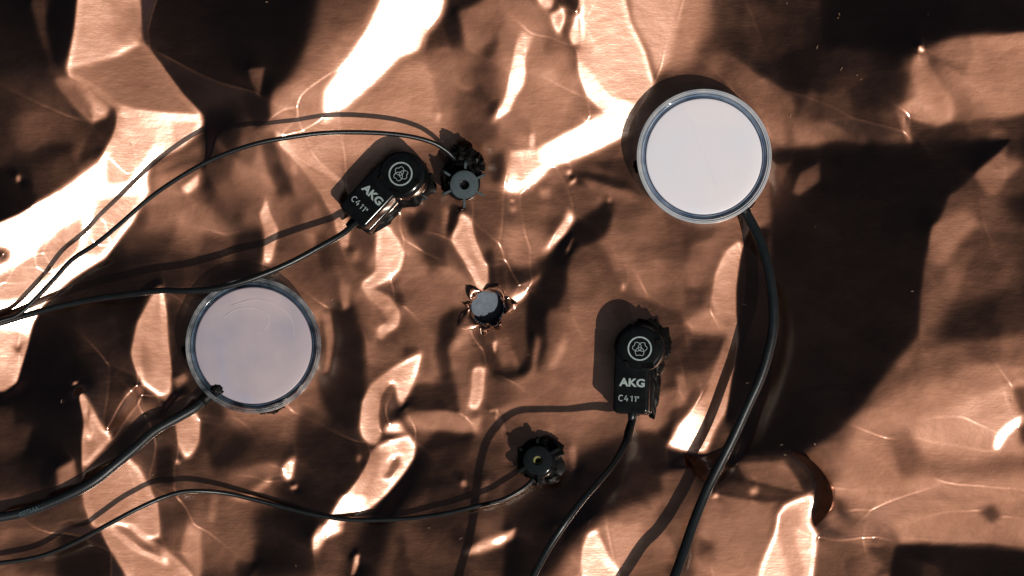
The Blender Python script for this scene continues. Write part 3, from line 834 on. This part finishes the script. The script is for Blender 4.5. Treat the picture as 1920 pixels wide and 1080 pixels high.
def dome_text(parent, inv, p, txt, size, rz, rad):
    q = inv @ p; lettering('cable_print', txt, size, FAINT, parent, (q.x, q.y, q.z+rad+.002), rz)
kk = min(range(len(C2)), key=lambda i: abs(C2[i].x-(62-960)/100)); tdir = C2[kk]-C2[kk-3]
dome_text(d2, i2_, C2[kk], 'AWG20', .14, math.atan2(tdir.y, tdir.x), .094)

# ------------------------------------------------------------------ contact microphones
def trefoil(k, r0, r1):
    """one lobe of the emblem: a loop notched at its outer end"""
    out = []
    for i in range(40):
        t = 2*math.pi*i/40; a = 1-.30*math.exp(-(((t+math.pi) % (2*math.pi)-math.pi)/.42)**2)+.06*math.cos(3*t+math.pi)
        out.append(Vector((r0+r1*a*math.cos(t)*1.0, r1*.98*math.sin(t))))
    c, s = math.cos(k), math.sin(k)
    return [Vector((p.x*c-p.y*s, p.x*s+p.y*c)) for p in out]
def microphone(px, py, rz, label, cab, seed, lift, tilt_y, pads):
    z0 = hz(px, py)+lift; k = at(px, py, z0+.68)
    m = thing('contact_microphone', (k.x, k.y, z0), label, 'microphone', 0, 'contact microphones')
    m.rotation_euler = Matrix.Rotation(rz, 4, 'Z').to_3x3().to_euler() if not tilt_y else (Matrix.Rotation(rz, 3, 'Z') @ Matrix.Rotation(tilt_y, 3, 'Y')).to_euler()
    bpy.context.view_layer.update()
    # box-shaped body below the round head (local y points up the microphone)
    x0, x1, y0 = -.47, .20, -1.22; body = []
    def arc(cx, cy, r, a0, a1, n=6):
        for i in range(n+1): a = math.radians(a0+(a1-a0)*i/n); body.append((cx+r*math.cos(a), cy+r*math.sin(a)))
    arc(x0+.1, y0+.1, .1, 180, 270); arc(x1-.1, y0+.1, .1, 270, 360); arc(x1-.03, -.1, .03, 0, 90, 2); arc(x0+.03, -.1, .03, 90, 180, 2)
    V, F = slab(body, .12, .64, .07, 5); part('housing', V, F, GLOSS, m, True, None, math.radians(45))
    V, F = disc_lathe([(.44, .12), (.45, .14), (.45, .56), (.44, .61), (.41, .65), (.37, .67), (.365, .655), (.35, .66), (.2, .664), (.05, .665)], 64)
    part('round_head', V, F, GLOSS, m, True, None, math.radians(50))
    V, F = slab([(.47*math.cos(a)*(1.04 if math.sin(a) > 0 else 1)-.03, .47*math.sin(a)) for a in [2*math.pi*i/48 for i in range(48)]], .08, .36, .05)
    part('lower_collar', V, F, GLOSS, m)
    body2 = [(x*1.05+.02, y*1.02) for x, y in body]
    V, F = slab(body2, .0, .30, .06, 4); part('base_shell', V, F, GLOSS, m, True, None, math.radians(45))
    # printed emblem
    V, F = ribbon([(.213*math.cos(a), .213*math.sin(a)) for a in [2*math.pi*i/64 for i in range(64)]], .026, .673); e = part('emblem', V, F, INK, m, False)
    for i in range(3):
        V, F = ribbon(trefoil(math.radians(150-120*i), .064, .083), .0095, .673+.001*i, True, .011); part('emblem_loop', V, F, INK, e, False)
    lettering('maker_print', 'AKG', .205, INK, m, (-.115, -.645, .642), -.02, .007, 1.12)
    sw = .0165                                            # model number drawn stroke by stroke
    def stroke(pp, ox, oy, sc, closed=False, wd=sw):
        c, s_ = math.cos(-.02), math.sin(-.02); q = [((x*c-y*s_)*sc+ox, (x*s_+y*c)*sc+oy) for x, y in pp]
        return ribbon(q, wd, .6455, closed, .004)
    g = [[(.045+.042*math.cos(math.radians(a)), .055+.052*math.sin(math.radians(a))) for a in range(50, 311, 20)]]
    parts_ = [('digit_print', [[(.145, .108), (.105, .035), (.175, .035)], [(.157, .066), (.157, .002)]]), ('digit_print', [[(.222, .085), (.250, .106), (.250, .002)]]), ('digit_print', [[(.292, .085), (.320, .106), (.320, .002)]]),
              ('numeral_print', [[(.350+.012*i, .066), (.350+.012*i, .104)] for i in range(3)])]
    for nm, ss in [('letter_print', g)]+parts_:
        V, F = [], []
        for q in ss:
            v, f = stroke(q, -.365, -.985, 1.0, False, .007 if nm == 'numeral_print' else sw); F += [tuple(i+len(V) for i in ff) for ff in f]; V += v
        part(nm, V, F, INK, m, False)
    for (x, y, rx, ry, rz_) in pads:
        V, F = lump(rx, ry, rz_, .30, seed, 2.6, 36); seed += 1; part('putty_pad', V, F, PUTTY, m, True, (x, y, .0), math.radians(60))
    for i, (a, l) in enumerate(((-62, .22), (20, .12), (232, .12))):   # stuck tape scraps on the head
        r = .36; cx, cy = r*math.cos(math.radians(a)), r*math.sin(math.radians(a)); V = []
        for q in ((-l/2, -.03), (l/2, -.05), (l/2.4, .05), (-l/2.6, .035)):
            ca, sa = math.cos(math.radians(a+70)), math.sin(math.radians(a+70)); V.append((cx+q[0]*ca-q[1]*sa, cy+q[0]*sa+q[1]*ca, .675+.035*rnd.random()))
        V += [(v[0], v[1], v[2]-.012) for v in V]
        part('tape_scrap', V, [(0, 1, 2, 3), (7, 6, 5, 4), (0, 4, 5, 1), (1, 5, 6, 2), (2, 6, 7, 3), (3, 7, 4, 0)], PUTTY, m, False)
    V, F = tube([Vector((-.13, -1.15, .3)), Vector((-.135, -1.28, .3)), Vector((-.15, -1.40, .31))], [.085, .08, .055], 14); part('strain_relief', V, F, CABLE, m)
    cable('cable', m, cab[0], cab[1], CABLE)
    return m
microphone(762, 336.5, math.radians(-43.5)+0, 'black contact microphone lying aslant, its cable running off to the left', (
    [(672, 414, .38), (664, 420, .45), (640, 440, .62), (600, 463, .8), (550, 490, .9), (500, 512, .9), (450, 530, .95), (400, 542, .95), (340, 546, .8), (300, 545, .7), (240, 552, .55), (180, 560, .4), (120, 572, .3), (60, 588, .22), (0, 606, .2), (-60, 622, .2), (-160, 640, .2), (-260, 650, .2)], .058),
    3, .10, math.radians(-13), [(.02, -.02, .48, .47, .30), (.13, -.72, .18, .44, .16), (-.12, -.6, .35, .6, .16)])
microphone(1209, 654, math.radians(-2), 'black contact microphone standing upright, its cable running down to the bottom edge', (
    [(1190, 775, .42), (1184, 793, .5), (1179, 810, .65), (1172, 832, .9), (1150, 870, 1.7), (1122, 904, 2.3), (1095, 934, 2.6), (1060, 980, 2.65), (1030, 1025, 2.5), (1004, 1072, 2.0), (980, 1120, 1.9), (940, 1200, 1.6), (905, 1255, 1.3)], [.07, .085, .055, .062, .068, .066, .066]),
    9, .22, math.radians(-8), [(.05, .04, .46, .49, .34), (.20, -.66, .15, .56, .18), (-.10, -.6, .36, .62, .16), (.25, -.22, .15, .3, .30)])

# ------------------------------------------------------------------ ribbed knobs
def knob(px, py, lift, label, face, tilt, cab, crad, lumps, seed, r=.265, liner=False):
    z0 = hz(px, py)+lift; k = at(px, py, z0+.42)
    o = thing('ribbed_knob', (k.x, k.y, z0), label, 'knob', 0, 'ribbed knobs'); o.rotation_euler = (tilt[0], tilt[1], 0); bpy.context.view_layer.update()
    V, F = lathe([(.085, .05), (.085, .40), (.095, .415), (r-.02, .42), (r, .405), (r, .30), (r-.04, .28), (r-.04, .05)], 64, True)
    part('pierced_disc', V, F, face, o, True, None, math.radians(40))
    V, F = lathe([(.05, .05), (.05, .30), (.06, .34), (.083, .36), (.083, .05)], 40, True); part('hole_lining', V, F, LINER if liner else GLOSS, o)
    V, F = disc_lathe([(.06, .02), (.06, .06), (.02, .062)], 24); part('hole_floor', V, F, GLOSS, o)
    V, F = disc_lathe([(.33, -.05), (.34, .0), (.31, .20), (.24, .24)], 40); part('hub', V, F, GLOSS, o)
    for a in (90, 150, 210, 270, 330, 30):
        a_ = math.radians(a+rnd.uniform(-6, 6)); ca, sa = math.cos(a_), math.sin(a_); L = .44+rnd.uniform(-.02, .02); t = .021
        pts = [(.20, .10), (L, .14), (L+.01, .26), (L-.03, .31), (.20, .33)]; V = []
        for s in (-t, t):
            for u, z in pts: V.append((u*ca-s*sa, u*sa+s*ca, z))
        part('rib', V, [(0, 1, 2, 3, 4), (9, 8, 7, 6, 5)]+[(i, i+5, (i+1) % 5+5, (i+1) % 5) for i in range(5)], face, o, False)
    for i, (x, y, rx, ry, rz_, zz) in enumerate(lumps):
        V, F = lump(rx, ry, rz_, .42, seed+i, 2.0, 22, True, .12); part('putty_lump', V, F, PUTTY, o, True, (x, y, zz), math.radians(30))
    cable('cable', o, cab, crad, CABLE)
    return o
knob(867, 342, .30, 'sunlit grey ribbed knob with a central hole, putty behind it, beside the slanting microphone', KNOB_LIT, (math.radians(6), math.radians(5)),
    [(856, 300, .45), (850, 295, .5), (835, 281, .6), (810, 267, .68), (770, 256, .72), (720, 250, .72), (660, 248, .72), (600, 250, .72), (540, 258, .75), (490, 267, .8), (440, 282, .85), (385, 305, .9), (330, 337, .9), (280, 372, .85), (225, 420, .75), (180, 457, .62), (135, 487, .5), (100, 525, .42), (60, 567, .35), (30, 592, .32), (0, 602, .32), (-60, 625, .3), (-160, 660, .3), (-260, 690, .3)], .044,
    [(.05, .42, .30, .28, .26, .0), (-.08, .62, .13, .11, .24, .1), (.24, .36, .17, .22, .26, .05), (-.22, .1, .18, .3, .2, 0)], 40)
knob(1012, 868, .20, 'black ribbed knob with a central hole set in black putty, near the bottom', KNOB_SHADED, (math.radians(-7), math.radians(-6)),
    [(1000, 898, .38), (993, 906, .36), (975, 920, .4), (940, 938, .42), (890, 950, .36), (840, 962, .26), (780, 971, .18), (710, 975, .13), (650, 974, .12), (590, 965, .12), (540, 953, .13), (490, 940, .15), (430, 926, .22), (380, 921, .34), (340, 923, .46), (300, 935, .55), (250, 958, .58), (200, 985, .52), (150, 1012, .36), (100, 1035, .26), (50, 1049, .3), (-30, 1058, .25), (-140, 1062, .25), (-260, 1064, .25)], .044,
    [(.0, .0, .40, .40, .16, .0), (.22, -.30, .14, .11, .08, .0), (-.05, -.36, .12, .09, .07, .0), (-.31, .1, .11, .18, .12, 0), (.1, .33, .22, .12, .12, 0)], 60, .265, True)

# ------------------------------------------------------------------ dust and lint on the copper
def lint():
    V, F = [], []
    for _ in range(36):
        px, py = (rnd.uniform(1380, 1920), rnd.uniform(0, 1080)) if rnd.random() < .55 else (rnd.uniform(0, 1920), rnd.uniform(0, 1080))
        if math.hypot(px-1320, py-293) < 140 or math.hypot(px-474, py-648) < 140: continue
        a = rnd.uniform(0, 6.28); l = rnd.uniform(1.5, 7); c = rnd.uniform(-.5, .5); prev = None; wd = rnd.uniform(.25, .5)
        for i in range(4):
            a += c; px += math.cos(a)*l/3; py += math.sin(a)*l/3; z = hz(px, py)+.02+.01*i
            x, y = (px-960)/100, (540-py)/100; s = Vector((math.sin(a), math.cos(a)))*wd/100; b = len(V)
            V += [(x-s.x, y-s.y, z), (x+s.x, y+s.y, z), (x, y, z+wd/80)]
            if prev is not None: F += [(prev, b, b+2, prev+2), (prev+1, prev+2, b+2, b+1), (prev, prev+1, b+1, b)]
            prev = b
    o = part('lint', V, F, DUST, None, False); tag(o, kind='stuff')
lint()
